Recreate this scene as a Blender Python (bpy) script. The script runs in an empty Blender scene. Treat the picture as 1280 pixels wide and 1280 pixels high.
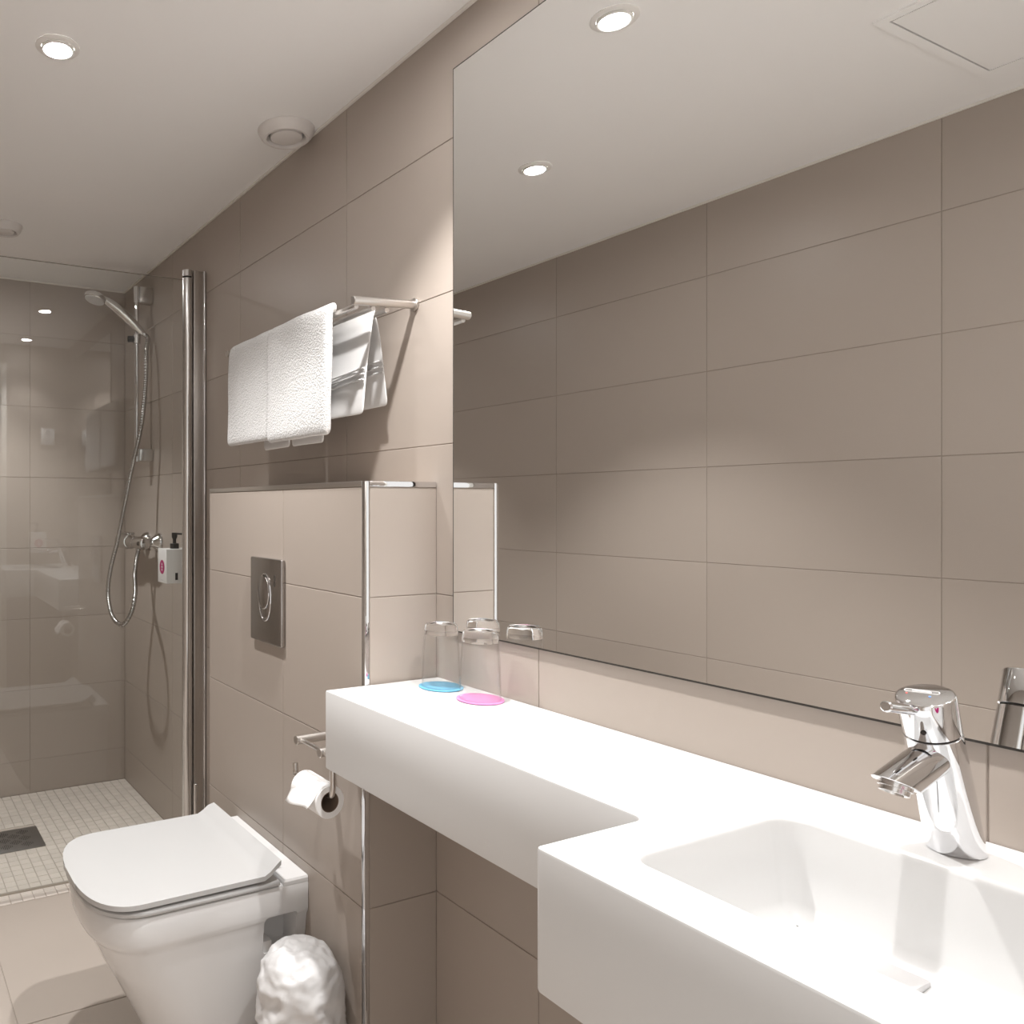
import bpy, bmesh, math, random
from mathutils import Vector, Matrix, noise
random.seed(7)
S = bpy.context.scene
COL = S.collection
PI = math.pi

# ------------------------------------------------------------------ camera, world, exposure
F, CX, YH, TH, CH = 985.1, 315.0, 633.4, math.radians(25.95), 1.215   # pixels of a 1280 frame
cam_data = bpy.data.cameras.new('camera'); cam = bpy.data.objects.new('camera', cam_data)
COL.objects.link(cam); S.camera = cam
cam.location = (0, 0, CH); cam.rotation_euler = (PI/2, 0, -TH)
cam_data.sensor_fit = 'HORIZONTAL'; cam_data.sensor_width = 36.0
cam_data.lens = 36.0*F/1280.0
cam_data.shift_x = (640-CX)/1280.0
cam_data.shift_y = (YH-640)/1280.0
cam_data.clip_start = 0.02
W = bpy.data.worlds.new('world'); S.world = W; W.use_nodes = True
W.node_tree.nodes['Background'].inputs[0].default_value = (1.0, 0.97, 0.94, 1)
W.node_tree.nodes['Background'].inputs[1].default_value = 0.5
S.view_settings.view_transform = 'Standard'; S.view_settings.look = 'None'
S.view_settings.exposure = 1.22; S.view_settings.gamma = 1.0
S.view_settings.use_curve_mapping = False
SPOT_W, DISC_E = 29.0, 115.0

# ------------------------------------------------------------------ main measures (metres)
XR, XL, YB, YF, ZC = 1.031, -0.316, 3.418, 0.180, 2.174
TW, TZ, Y0, Z0 = 0.602, 0.30, 1.600, 1.0394     # wall tile pitch and one joint crossing
BX, BY0, BY1, BZ = 0.858, 1.267, 2.034, 1.264   # cistern ledge
ZT, ZU = 0.873, 0.727                           # counter top / underside
YG = 2.486                                      # shower glass

# ------------------------------------------------------------------ materials
def mat(name, col, rough=0.5, metal=0.0, spec=0.5, bump=None, var=0.0, coat=0.0, mottle=None, sheen=0.0, trans=0.0, ior=1.45):
    m = bpy.data.materials.new(name); m.use_nodes = True
    n, l = m.node_tree.nodes, m.node_tree.links
    b = n['Principled BSDF']
    b.inputs['Base Color'].default_value = (*col, 1); b.inputs['Roughness'].default_value = rough
    b.inputs['Metallic'].default_value = metal; b.inputs['Specular IOR Level'].default_value = spec
    b.inputs['Coat Weight'].default_value = coat; b.inputs['Sheen Weight'].default_value = sheen
    b.inputs['Transmission Weight'].default_value = trans; b.inputs['IOR'].default_value = ior
    tc = n.new('ShaderNodeTexCoord')
    if var or mottle:
        src = None
        hsv = n.new('ShaderNodeHueSaturation'); hsv.inputs['Color'].default_value = (*col, 1)
        add = n.new('ShaderNodeMath'); add.operation = 'ADD'; add.inputs[0].default_value = 1.0; add.inputs[1].default_value = 0
        if var:
            oi = n.new('ShaderNodeObjectInfo'); mr = n.new('ShaderNodeMapRange')
            mr.inputs['To Min'].default_value = 1-var; mr.inputs['To Max'].default_value = 1+var
            l.new(oi.outputs['Random'], mr.inputs['Value']); l.new(mr.outputs[0], add.inputs[0])
        if mottle:
            nz = n.new('ShaderNodeTexNoise'); nz.inputs['Scale'].default_value = mottle[0]; nz.inputs['Detail'].default_value = 4
            mr2 = n.new('ShaderNodeMapRange'); mr2.inputs['To Min'].default_value = -mottle[1]; mr2.inputs['To Max'].default_value = mottle[1]
            l.new(tc.outputs['Object'], nz.inputs['Vector']); l.new(nz.outputs[0], mr2.inputs['Value']); l.new(mr2.outputs[0], add.inputs[1])
        l.new(add.outputs[0], hsv.inputs['Value']); l.new(hsv.outputs[0], b.inputs['Base Color'])
    if bump:
        sc, st, dist = bump
        nz = n.new('ShaderNodeTexNoise'); nz.inputs['Scale'].default_value = sc; nz.inputs['Detail'].default_value = 3
        bp = n.new('ShaderNodeBump'); bp.inputs['Strength'].default_value = st; bp.inputs['Distance'].default_value = dist
        l.new(tc.outputs['Object'], nz.inputs['Vector']); l.new(nz.outputs[0], bp.inputs['Height']); l.new(bp.outputs[0], b.inputs['Normal'])
    return m

def pane_mat(name, tint, gain=1.0, base=0.04):
    """thin clear glass: Schlick reflection over straight transmission (no refraction)"""
    m = bpy.data.materials.new(name); m.use_nodes = True
    n, l = m.node_tree.nodes, m.node_tree.links
    n.remove(n['Principled BSDF']); out = n['Material Output']
    g = n.new('ShaderNodeNewGeometry'); d = n.new('ShaderNodeVectorMath'); d.operation = 'DOT_PRODUCT'
    l.new(g.outputs['Incoming'], d.inputs[0]); l.new(g.outputs['Normal'], d.inputs[1])
    def mth(op, a=None, v0=None, v1=None, b=None):
        x = n.new('ShaderNodeMath'); x.operation = op; x.use_clamp = (op != 'ABSOLUTE')
        if a is not None: l.new(a, x.inputs[0])
        if v0 is not None: x.inputs[0].default_value = v0
        if v1 is not None: x.inputs[1].default_value = v1
        if b is not None: l.new(b, x.inputs[1])
        return x.outputs[0]
    c = mth('ABSOLUTE', d.outputs['Value']); c = mth('SUBTRACT', None, 1.0, None, c)
    c = mth('POWER', c, None, 5.0); c = mth('MULTIPLY', c, None, gain*(1-base)); c = mth('ADD', c, None, base)
    t = n.new('ShaderNodeBsdfTransparent'); t.inputs[0].default_value = (*tint, 1)
    gl = n.new('ShaderNodeBsdfGlossy'); gl.inputs['Roughness'].default_value = 0.0
    mx = n.new('ShaderNodeMixShader'); l.new(c, mx.inputs[0]); l.new(t.outputs[0], mx.inputs[1]); l.new(gl.outputs[0], mx.inputs[2])
    l.new(mx.outputs[0], out.inputs['Surface'])
    return m

def emit_mat(name, col, s):
    m = bpy.data.materials.new(name); m.use_nodes = True
    n, l = m.node_tree.nodes, m.node_tree.links
    n.remove(n['Principled BSDF']); e = n.new('ShaderNodeEmission')
    e.inputs[0].default_value = (*col, 1); e.inputs[1].default_value = s
    l.new(e.outputs[0], n['Material Output'].inputs['Surface'])
    return m

M = {}
M['tile'] = mat('wall_tile_beige', (0.415, 0.359, 0.315), 0.38, var=0.02, mottle=(3.0, 0.015), bump=(60, 0.02, 0.002))
M['floor_tile'] = mat('floor_tile_beige', (0.49, 0.43, 0.38), 0.45, var=0.02, mottle=(5.0, 0.03))
M['mosaic'] = mat('mosaic_beige', (0.66, 0.60, 0.545), 0.5, var=0.05)
M['grout'] = mat('grout', (0.33, 0.28, 0.24), 0.9, mottle=(30, 0.05))
M['grout_floor'] = mat('grout_floor', (0.50, 0.44, 0.39), 0.9, mottle=(30, 0.05))
M['ceiling'] = mat('ceiling_paint', (0.95, 0.943, 0.935), 0.6, bump=(200, 0.02, 0.001))
M['white_trim'] = mat('white_trim', (0.82, 0.79, 0.74), 0.5, mottle=(8, 0.01))
M['solid'] = mat('white_solid_surface', (0.68, 0.678, 0.674), 0.32, mottle=(6, 0.006))
M['ceramic'] = mat('white_ceramic', (0.70, 0.694, 0.690), 0.08, coat=0.3, mottle=(5, 0.005))
M['seat'] = mat('white_seat_plastic', (0.51, 0.508, 0.505), 0.22, mottle=(5, 0.005))
M['chrome'] = mat('chrome', (0.80, 0.805, 0.82), 0.04, 1.0, mottle=(4, 0.01))
M['chrome_soft'] = mat('satin_chrome', (0.72, 0.71, 0.70), 0.22, 1.0, mottle=(4, 0.02))
M['steel'] = mat('brushed_steel', (0.66, 0.63, 0.60), 0.30, 1.0, bump=(400, 0.04, 0.0005), mottle=(20, 0.02))
M['plate'] = mat('satin_plate_darkened', (0.42, 0.40, 0.385), 0.24, 1.0, mottle=(4, 0.02))  # satin chrome with the dark wall's reflection put into the base colour
M['hose'] = mat('ribbed_hose_metal', (0.46, 0.45, 0.44), 0.2, 1.0, mottle=(4, 0.02))
M['mixer'] = mat('mixer_chrome_darkened', (0.60, 0.59, 0.58), 0.08, 1.0, mottle=(4, 0.02))  # chrome darkened in colour to stand in for dark surroundings it reflects
M['seal'] = mat('clear_seal', (0.36, 0.32, 0.27), 0.3, mottle=(10, 0.02))
M['steel_dark'] = mat('drain_steel', (0.30, 0.30, 0.30), 0.38, 1.0, mottle=(40, 0.05))
M['alu'] = mat('aluminium_profile', (0.55, 0.52, 0.49), 0.35, 1.0, mottle=(10, 0.02))
M['black'] = mat('black_plastic', (0.012, 0.011, 0.011), 0.35, mottle=(10, 0.01))
M['dark'] = mat('dark_gap', (0.03, 0.026, 0.022), 0.8, mottle=(10, 0.01))
M['plastic'] = mat('white_plastic', (0.80, 0.79, 0.78), 0.35, mottle=(10, 0.01))
M['grey_plastic'] = mat('pale_grey_plastic', (0.62, 0.61, 0.61), 0.35, mottle=(10, 0.01))
M['vent'] = mat('vent_enamel', (0.76, 0.73, 0.71), 0.45, mottle=(10, 0.01))
M['terry'] = mat('white_terry', (0.62, 0.614, 0.609), 0.95, spec=0.1, bump=(240, 0.8, 0.005), sheen=0.3, mottle=(25, 0.02))
M['weave'] = mat('white_flat_weave', (0.70, 0.692, 0.685), 0.9, spec=0.1, bump=(700, 0.4, 0.001), mottle=(25, 0.01))
M['paper'] = mat('tissue_paper', (0.88, 0.87, 0.86), 0.95, spec=0.1, bump=(300, 0.3, 0.001), mottle=(30, 0.01))
M['card'] = mat('cardboard_core', (0.22, 0.16, 0.12), 0.9, mottle=(30, 0.05))
M['bag'] = mat('thin_white_plastic_bag', (0.66, 0.655, 0.655), 0.32, spec=0.5, mottle=(8, 0.02))
M['pink'] = mat('pink_coaster', (0.68, 0.24, 0.49), 0.35, mottle=(40, 0.03))
M['blue'] = mat('blue_coaster', (0.14, 0.42, 0.62), 0.35, mottle=(40, 0.03))
M['magenta'] = mat('magenta_print', (0.42, 0.012, 0.14), 0.4, mottle=(10, 0.01))
M['red_dot'] = mat('red_dot', (0.7, 0.12, 0.10), 0.4, mottle=(10, 0.01))
M['blue_dot'] = mat('blue_dot', (0.08, 0.25, 0.75), 0.4, mottle=(10, 0.01))
M['mirror'] = mat('mirror_silver', (0.93, 0.935, 0.93), 0.0, 1.0, mottle=(1, 0.002))
M['mirror_edge'] = mat('mirror_edge', (0.05, 0.045, 0.04), 0.3, mottle=(10, 0.02))
M['pane'] = pane_mat('clear_shower_glass', (0.975, 0.985, 0.98))
M['glass_edge'] = mat('glass_edge', (0.24, 0.21, 0.175), 0.2, mottle=(10, 0.02))
M['tumbler'] = pane_mat('clear_tumbler_glass', (0.992, 0.994, 0.994), 0.8, 0.022)
M['tumbler_base'] = mat('solid_glass', (1, 1, 1), 0.0, trans=1.0, ior=1.48, mottle=(1, 0.0001))
M['lamp'] = emit_mat('lamp_glow', (1.0, 0.985, 0.97), DISC_E)
M['lamp_ring'] = mat('lamp_ring_white', (0.85, 0.83, 0.80), 0.35, mottle=(10, 0.01))

# ------------------------------------------------------------------ helpers
WL = {}
def _link(name, data, parent, loc):
    o = bpy.data.objects.new(name, data); COL.objects.link(o)
    loc = Vector(loc); WL[o] = loc
    if parent is not None:
        o.parent = parent; o.location = loc-WL[parent]
    else: o.location = loc
    return o
def tag(o, label, cat, group=None, kind=None):
    o['label'] = label
    if cat: o['category'] = cat
    if group: o['group'] = group
    if kind: o['kind'] = kind
    return o
def thing(name, label, cat, loc, group=None):
    return tag(_link(name, None, None, loc), label, cat, group)
def smooth_mesh(me, ang=40):
    for p in me.polygons: p.use_smooth = True
    try: me.set_sharp_from_angle(angle=math.radians(ang))
    except Exception: pass
def obj(name, bm, m, parent=None, loc=None, smooth=True, label=None, ang=40):
    """bm is written in world coordinates; the object's origin is put at loc"""
    if loc is None: loc = WL[parent] if parent is not None else (0, 0, 0)
    bmesh.ops.translate(bm, verts=bm.verts, vec=-Vector(loc))
    bmesh.ops.recalc_face_normals(bm, faces=bm.faces)
    me = bpy.data.meshes.new(name); bm.to_mesh(me); bm.free()
    me.materials.append(m if not isinstance(m, str) else M[m])
    if smooth: smooth_mesh(me, ang)
    o = _link(name, me, parent, loc)
    if label: o['label'] = label
    return o
def struct(name, bm, m, label, smooth=False):
    o = obj(name, bm, m, None, (0, 0, 0), smooth); o['kind'] = 'structure'; o['label'] = label; o['category'] = name.split('_')[0]
    return o
def box(bm, x0, x1, y0, y1, z0, z1, bev=0.0, seg=2):
    r = bmesh.ops.create_cube(bm, size=1.0)
    vs = r['verts']
    for v in vs:
        v.co = Vector(((x0+x1)/2+v.co.x*(x1-x0), (y0+y1)/2+v.co.y*(y1-y0), (z0+z1)/2+v.co.z*(z1-z0)))
    if bev:
        es = list({e for v in vs for e in v.link_edges})
        bmesh.ops.bevel(bm, geom=es, offset=bev, segments=seg, profile=0.5, affect='EDGES')
    return bm
def nb(): return bmesh.new()
def bx(*a, **k): return box(nb(), *a, **k)
def frame_of(d):
    d = Vector(d).normalized(); up = Vector((0, 0, 1)) if abs(d.z) < 0.95 else Vector((1, 0, 0))
    a = d.cross(up).normalized(); return a, d.cross(a).normalized()
def loft(bm, rings, cap0=True, cap1=True, closed=True):
    vr = [[bm.verts.new(p) for p in r] for r in rings]
    n = len(vr[0])
    for i in range(len(vr)-1):
        for j in range(n if closed else n-1):
            k = (j+1) % n
            bm.faces.new((vr[i][j], vr[i][k], vr[i+1][k], vr[i+1][j]))
    if cap0: bm.faces.new(list(reversed(vr[0])))
    if cap1: bm.faces.new(vr[-1])
    return bm
def tube(bm, pts, r, seg=14, cap=True):
    pts = [Vector(p) for p in pts]; n = len(pts)
    rs = r if isinstance(r, (list, tuple)) else [r]*n
    rings = []; a = None
    for i, p in enumerate(pts):
        d = (pts[min(i+1, n-1)]-pts[max(i-1, 0)]).normalized()
        if a is None: a, _ = frame_of(d)
        a = (a-d*a.dot(d)).normalized(); b = d.cross(a)
        rings.append([p+(a*math.cos(2*PI*k/seg)+b*math.sin(2*PI*k/seg))*rs[i] for k in range(seg)])
    return loft(bm, rings, cap, cap)
def spline(pts, n=10):
    P = [Vector(p) for p in pts]; out = []
    for i in range(len(P)-1):
        p0, p1, p2, p3 = P[max(i-1, 0)], P[i], P[i+1], P[min(i+2, len(P)-1)]
        for k in range(n):
            t = k/n
            out.append(0.5*((2*p1)+(p2-p0)*t+(2*p0-5*p1+4*p2-p3)*t*t+(-p0+3*p1-3*p2+p3)*t**3))
    return out+[P[-1]]
def lathe(bm, c, prof, axis=(0, 0, 1), seg=40, cap0=False, cap1=False):
    c = Vector(c); ax = Vector(axis).normalized(); a, b = frame_of(ax)
    rings = [[c+ax*h+(a*math.cos(2*PI*k/seg)+b*math.sin(2*PI*k/seg))*max(r, 1e-5) for k in range(seg)] for r, h in prof]
    return loft(bm, rings, cap0, cap1)
def cyl(bm, p0, p1, r, seg=24, bev=0.001):
    p0, p1 = Vector(p0), Vector(p1); L = (p1-p0).length
    return lathe(bm, p0, [(r-bev, 0), (r, bev), (r, L-bev), (r-bev, L)], p1-p0, seg, True, True)
def cut(o, cutter_bm):
    """carve cutter_bm (world coordinates) out of the object's mesh"""
    bmesh.ops.recalc_face_normals(cutter_bm, faces=cutter_bm.faces)
    me = bpy.data.meshes.new('cutter'); cutter_bm.to_mesh(me); cutter_bm.free()
    c = bpy.data.objects.new('cutter', me); COL.objects.link(c)
    md = o.modifiers.new('b', 'BOOLEAN'); md.object = c; md.operation = 'DIFFERENCE'; md.solver = 'EXACT'
    bpy.context.view_layer.update()
    ev = o.evaluated_get(bpy.context.evaluated_depsgraph_get())
    nm = bpy.data.meshes.new_from_object(ev); o.modifiers.clear(); o.data = nm
    smooth_mesh(nm); bpy.data.objects.remove(c)

# tiles: one mesh per size, shared by every tile of that size
TM = {}
def tile_mesh(w, h, t, m, cham=0.0008):
    key = (round(w, 4), round(h, 4), round(t, 4), m)
    if key in TM: return TM[key]
    bm = nb(); w2, h2 = w/2, h/2; c = cham
    loft(bm, [[(-w2, -h2, -t), (w2, -h2, -t), (w2, h2, -t), (-w2, h2, -t)],
              [(-w2, -h2, -c), (w2, -h2, -c), (w2, h2, -c), (-w2, h2, -c)],
              [(-w2+c, -h2+c, 0), (w2-c, -h2+c, 0), (w2-c, h2-c, 0), (-w2+c, h2-c, 0)]])
    me = bpy.data.meshes.new('tile'); bm.to_mesh(me); bm.free(); me.materials.append(M[m])
    TM[key] = me; return me
def cuts(lo, hi, ref, step):
    k = math.ceil((lo-ref)/step+1e-6); r = [lo]; v = ref+k*step
    while v < hi-1e-4:
        if v-lo > 0.004: r.append(v)
        v += step
    if hi-r[-1] < 0.012 and len(r) > 1: r[-1] = hi
    else: r.append(hi)
    return r
def lay(parent, u_cuts, v_cuts, place, rot, m='tile', t=0.0016, gap=0.0016, name='tile', skip=None):
    for i in range(len(u_cuts)-1):
        for j in range(len(v_cuts)-1):
            u0, u1, v0, v1 = u_cuts[i], u_cuts[i+1], v_cuts[j], v_cuts[j+1]
            if skip and skip(u0, u1, v0, v1): continue
            o = _link(name, tile_mesh(u1-u0-gap, v1-v0-gap, t, m), parent, place((u0+u1)/2, (v0+v1)/2))
            o.rotation_euler = rot
ROT_XN = Matrix(((0, 0, -1), (-1, 0, 0), (0, 1, 0))).to_euler()   # tile faces -X : local x -> -Y, local y -> Z
ROT_XP = Matrix(((0, 0, 1), (1, 0, 0), (0, 1, 0))).to_euler()     # faces +X
ROT_YN = Matrix(((1, 0, 0), (0, 0, -1), (0, 1, 0))).to_euler()    # faces -Y
ROT_YP = Matrix(((-1, 0, 0), (0, 0, 1), (0, 1, 0))).to_euler()    # faces +Y
D = 0.0015   # grout bed lies this far behind the tile faces

# ------------------------------------------------------------------ the room
zc = cuts(0.0, ZC, Z0, TZ)
w = struct('wall_right', bx(XR+D, XR+0.10, YF-0.12, YB+0.10, -0.05, ZC+0.02), 'grout', 'beige tiled long wall carrying the mirror and towel rack')
lay(w, cuts(YF, YB, Y0, TW), zc, lambda u, v: (XR, u, v), ROT_XN)
w = struct('wall_left', bx(XL-0.10, XL-D, YF-0.12, YB+0.10, -0.05, ZC+0.02), 'grout', 'beige tiled long wall seen in the mirror')
lay(w, cuts(YF, YB, Y0, TW), zc, lambda u, v: (XL, u, v), ROT_XP)
w = struct('wall_back', bx(XL-D, XR+D, YB+D, YB+0.10, -0.05, ZC+0.02), 'grout', 'beige tiled end wall of the shower')
lay(w, cuts(XL, XR, 0.616, TW), zc, lambda u, v: (u, YB, v), ROT_YN)
DJ = 0.665   # door opening runs from the left wall to here
w = bm = nb(); box(bm, DJ, XR+D, YF-0.12, YF-D, -0.05, ZC+0.02); box(bm, XL-D, DJ, YF-0.12, YF-D, 2.06, ZC+0.02)
w = struct('wall_front', bm, 'grout', 'beige tiled wall beside the doorway')
lay(w, cuts(DJ, XR, 0.866, TW), zc, lambda u, v: (u, YF, v), ROT_YP)
bm = nb(); box(bm, DJ-0.03, DJ, YF-0.13, YF+0.006, 0, 2.06, 0.002); box(bm, XL+0.001, XL+0.03, YF-0.13, YF+0.006, 0, 2.06, 0.002); box(bm, XL+0.03, DJ-0.03, YF-0.13, YF+0.006, 2.03, 2.06, 0.002)
struct('door_1', bm, 'white_trim', 'white door frame around the open doorway', True)

struct('ceiling', bx(XL-0.02, XR+0.02, YF-0.12, YB+0.02, ZC, ZC+0.08), 'ceiling', 'smooth white ceiling')
for i, b in enumerate([(XR-0.007, XR-0.0005, YF, YB), (XL+0.0005, XL+0.007, YF, YB), (XL+0.007, XR-0.007, YB-0.007, YB-0.0005)]):
    struct('trim_%d' % (i+1), bx(*b, ZC-0.006, ZC-0.0005), 'white_trim', ['pale sealant strip between ceiling and mirror wall', 'pale sealant strip between ceiling and opposite long wall', 'pale sealant strip between ceiling and shower end wall'][i])

YM = 2.489   # mosaic begins
fl = struct('floor', bx(XL-0.10, XR+0.10, YF-1.2, YB+0.10, -0.10, -0.003), 'grout_floor', 'beige tiled bathroom floor')
lay(fl, cuts(XL, XR, 0.314, TW), cuts(YF, YM, YM, 0.594), lambda u, v: (u, v, 0), (0, 0, 0), 'floor_tile', 0.003, 0.003)
def to_px(x, y, z):
    d = x*math.sin(TH)+y*math.cos(TH); r = x*math.cos(TH)-y*math.sin(TH)
    return CX+F*r/d, YH-F*(z-CH)/d
def px_at(px, py, X):
    u, v = (px-CX)/F, (YH-py)/F
    d = Vector((math.sin(TH)+u*math.cos(TH), math.cos(TH)-u*math.sin(TH), v))
    d = d*(X/d.x); return Vector((d.x, d.y, CH+d.z))
DR = (0.385, 0.573, 2.868, 3.056)   # drain rectangle
mx, my = 0.0355, 0.0372
cells = []
nx, ny = int(round((XR-XL)/mx)), int(round((YB-YM)/my))
mx, my = (XR-XL)/nx, (YB-YM)/ny
for i in range(nx):
    for j in range(ny):
        u, v = XL+(i+0.5)*mx, YM+(j+0.5)*my
        if DR[0]-mx/2 < u < DR[1]+mx/2 and DR[2]-my/2 < v < DR[3]+my/2:
            if DR[0]-0.3*mx < u < DR[1]+0.3*mx and DR[2]-0.3*my < v < DR[3]+0.3*my: continue
        cells.append((u, v))
def inframe(c):
    px, py = to_px(c[0], c[1], 0)
    return -5 < px < 235 and 960 < py < 1140 and not (px > 75 and py > 1060)
vis = sorted([c for c in cells if inframe(c)], key=lambda c: c[1])[:300]
vs_ = set(vis)
me = tile_mesh(mx-0.0022, my-0.0022, 0.003, 'mosaic', 0.0006)
for c in vis:
    o = _link('mosaic_tile', me, fl, (c[0], c[1], random.uniform(-0.0003, 0.0003)))
bm = nb()
for c in cells:
    if c in vs_: continue
    a, b = (mx-0.0022)/2, (my-0.0022)/2; u, v = c; t = 0.0006
    loft(bm, [[(u-a, v-b, -0.003), (u+a, v-b, -0.003), (u+a, v+b, -0.003), (u-a, v+b, -0.003)],
              [(u-a+t, v-b+t, 0), (u+a-t, v-b+t, 0), (u+a-t, v+b-t, 0), (u-a+t, v+b-t, 0)]], False, True)
o = obj('mosaic_field', bm, 'mosaic', fl, smooth=False); o['kind'] = 'stuff'

# cistern ledge: a half-height boxed wall with tiles and metal edge trims
w = struct('wall_ledge', bx(BX+D, XR-0.0005, BY0+D, BY1-D, 0.0, BZ-D), 'grout', 'half-height tiled box behind the toilet with chrome edge trims')
E_ = 0.011
lz = cuts(0.0, BZ-E_, Z0, TZ)
lay(w, cuts(BY0+E_, BY1, Y0, TW), lz, lambda u, v: (BX, u, v), ROT_XN)
lay(w, [BX+E_, XR], lz, lambda u, v: (u, BY0, v), ROT_YN)
lay(w, [BX+E_, XR], lz, lambda u, v: (u, BY1, v), ROT_YP)
lay(w, [BX+E_, XR], cuts(BY0+E_, BY1, Y0, TW), lambda u, v: (u, v, BZ), (0, 0, 0))
T_ = E_-0.001
o = obj('edge_trim', bx(BX-0.001, BX+T_, BY0-0.001, BY0+T_, 0.0, BZ+0.001, bev=0.001), 'chrome', w)
o = obj('edge_trim', bx(BX+T_+0.0005, XR-0.001, BY0-0.001, BY0+T_, BZ-T_, BZ+0.001, bev=0.001), 'chrome', w)
o = obj('edge_trim', bx(BX-0.001, BX+T_, BY0+T_+0.0005, BY1, BZ-T_, BZ+0.001, bev=0.001), 'steel', w)

# ------------------------------------------------------------------ mirror
mt = thing('wall_mirror', 'large frameless mirror on the tiled wall above the white counter', 'mirror', (XR, 0.72, 0.972))
obj('mirror_glass', bx(XR-0.0056, XR-0.0052, YF+0.004, 1.2092, 0.9748, 2.0672), 'mirror', mt, smooth=False)
obj('backing', bx(XR-0.005, XR-0.0004, YF+0.003, 1.212, 0.972, 2.070), 'mirror_edge', mt, smooth=False)

# ------------------------------------------------------------------ vanity counter with integrated basin
vt = thing('vanity_counter', 'white solid-surface counter with stepped front and integrated basin', 'counter', (0.86, 0.6, ZU))
def round_poly(pts, rad, n=6):
    out = []
    for i, p in enumerate(pts):
        p = Vector(p); a = Vector(pts[i-1]); b = Vector(pts[(i+1) % len(pts)]); r = rad[i]
        if r <= 0: out.append(p); continue
        d1, d2 = (a-p).normalized(), (b-p).normalized()
        ang = d1.angle(d2); t = r/math.tan(ang/2)
        c = p+(d1+d2).normalized()*(r/math.sin(ang/2))
        s, e = p+d1*t-c, p+d2*t-c
        a0 = math.atan2(s.y, s.x); a1 = math.atan2(e.y, e.x); da = (a1-a0+PI) % (2*PI)-PI
        for k in range(n+1):
            q = a0+da*k/n; out.append(c+Vector((math.cos(q), math.sin(q)))*r)
    return out
def inset(poly, d):
    n = len(poly); out = []
    for i in range(n):
        p, a, b = poly[i], poly[i-1], poly[(i+1) % n]
        e1, e2 = (p-a), (b-p)
        if e1.length < 1e-7 or e2.length < 1e-7: out.append(p.copy()); continue
        n1, n2 = Vector((-e1.y, e1.x)).normalized(), Vector((-e2.y, e2.x)).normalized()
        m = (n1+n2); m = m/max(m.dot(n1), 0.3) if m.length > 1e-6 else n1
        out.append(p+m*d)
    return out
VX, SX, NY, VY1 = XR-0.0006, 0.604, 0.590, 1.262
SHX = 0.766
# counter-clockwise outline seen from above
outl = [(VX, YF+0.002), (VX, VY1), (SHX, VY1), (SHX, NY), (SX, NY), (SX, YF+0.002)]
base = round_poly(outl, [0, 0, 0.003, 0.014, 0.007, 0], 6)
if sum(base[i-1].cross(base[i]) if False else base[i-1].x*base[i].y-base[i].x*base[i-1].y for i in range(len(base))) < 0: base.reverse()
rim = round_poly([(0.671, 0.225), (0.671, 0.531), (0.921, 0.531), (0.921, 0.225)], [0.028, 0.022, 0.030, 0.028], 8)
if sum(rim[i-1].x*rim[i].y-rim[i].x*rim[i-1].y for i in range(len(rim))) < 0: rim.reverse()
bm = nb()
v3 = lambda poly, z: [(p.x, p.y, z) for p in poly]
e = 0.0035
rings = [v3(inset(base, e), ZU), v3(inset(base, e*0.3), ZU+e*0.3), v3(base, ZU+e), v3(base, ZT-e), v3(inset(base, e*0.3), ZT-e*0.3), v3(inset(base, e), ZT)]
loft(bm, rings, True, False)
bm.verts.ensure_lookup_table()
nB = len(base); top = [bm.verts[len(bm.verts)-nB+i] for i in range(nB)]
rv = [bm.verts.new((p.x, p.y, ZT)) for p in inset(rim, -0.006)]
edges = [bm.edges.get((top[i-1], top[i])) or bm.edges.new((top[i-1], top[i])) for i in range(nB)]
edges += [bm.edges.new((rv[i-1], rv[i])) for i in range(len(rv))]
bmesh.ops.triangle_fill(bm, use_beauty=True, use_dissolve=False, edges=edges)
obj('countertop', bm, 'solid', vt, ang=35)
bm = nb()
bl = [(-0.006, 0.0), (-0.003, 0.0008), (-0.0008, 0.003), (0.0, 0.006), (0.006, 0.05), (0.010, 0.078), (0.016, 0.088), (0.028, 0.096), (0.046, 0.1005)]
rings = [v3(inset(rim, d), ZT-z) for d, z in bl]
c = Vector((0.796, 0.40))
last = inset(rim, 0.046)
rings.append([(c.x+(p.x-c.x)*0.4, c.y+(p.y-c.y)*0.4, ZT-0.103) for p in last])
loft(bm, rings, False, True)
for p in bm.verts: p.co.z += -0.010*max(0, (p.co.x-0.70))/0.2*(1 if p.co.z < ZT-0.07 else 0)
obj('basin', bm, 'solid', vt, ang=60)
obj('drain_cover', bx(0.850, 0.893, 0.384, 0.428, ZT-0.1085, ZT-0.1015, bev=0.002), 'grey_plastic', vt, label='small square white drain cover')  # white cover; grey material paints in its shading

# ------------------------------------------------------------------ basin mixer tap
ft = thing('basin_tap', 'chrome single-lever tap leaning over the basin', 'tap', (0.975, 0.399, ZT))
A0 = Vector((0.975, 0.399, ZT)); A1 = Vector((0.915, 0.399, 1.034)); ax = (A1-A0).normalized(); LA = (A1-A0).length
a_, b_ = Vector((ax.z, 0, -ax.x)), Vector((0, 1, 0))
def ringp(t, r, seg=48): return [A0+ax*t+(a_*math.cos(2*PI*k/seg)+b_*math.sin(2*PI*k/seg))*r for k in range(seg)]
RB = 0.0232
bm = nb(); foot = []
for p in ringp(0, RB): foot.append(p+ax*((ZT+0.0006-p.z)/ax.z))
loft(bm, [foot, ringp(0.05, RB), ringp(0.10, RB-0.0003), ringp(LA-0.0415, RB-0.0006), ringp(LA-0.041, RB-0.0015)])
obj('body', bm, 'chrome', ft)
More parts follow.
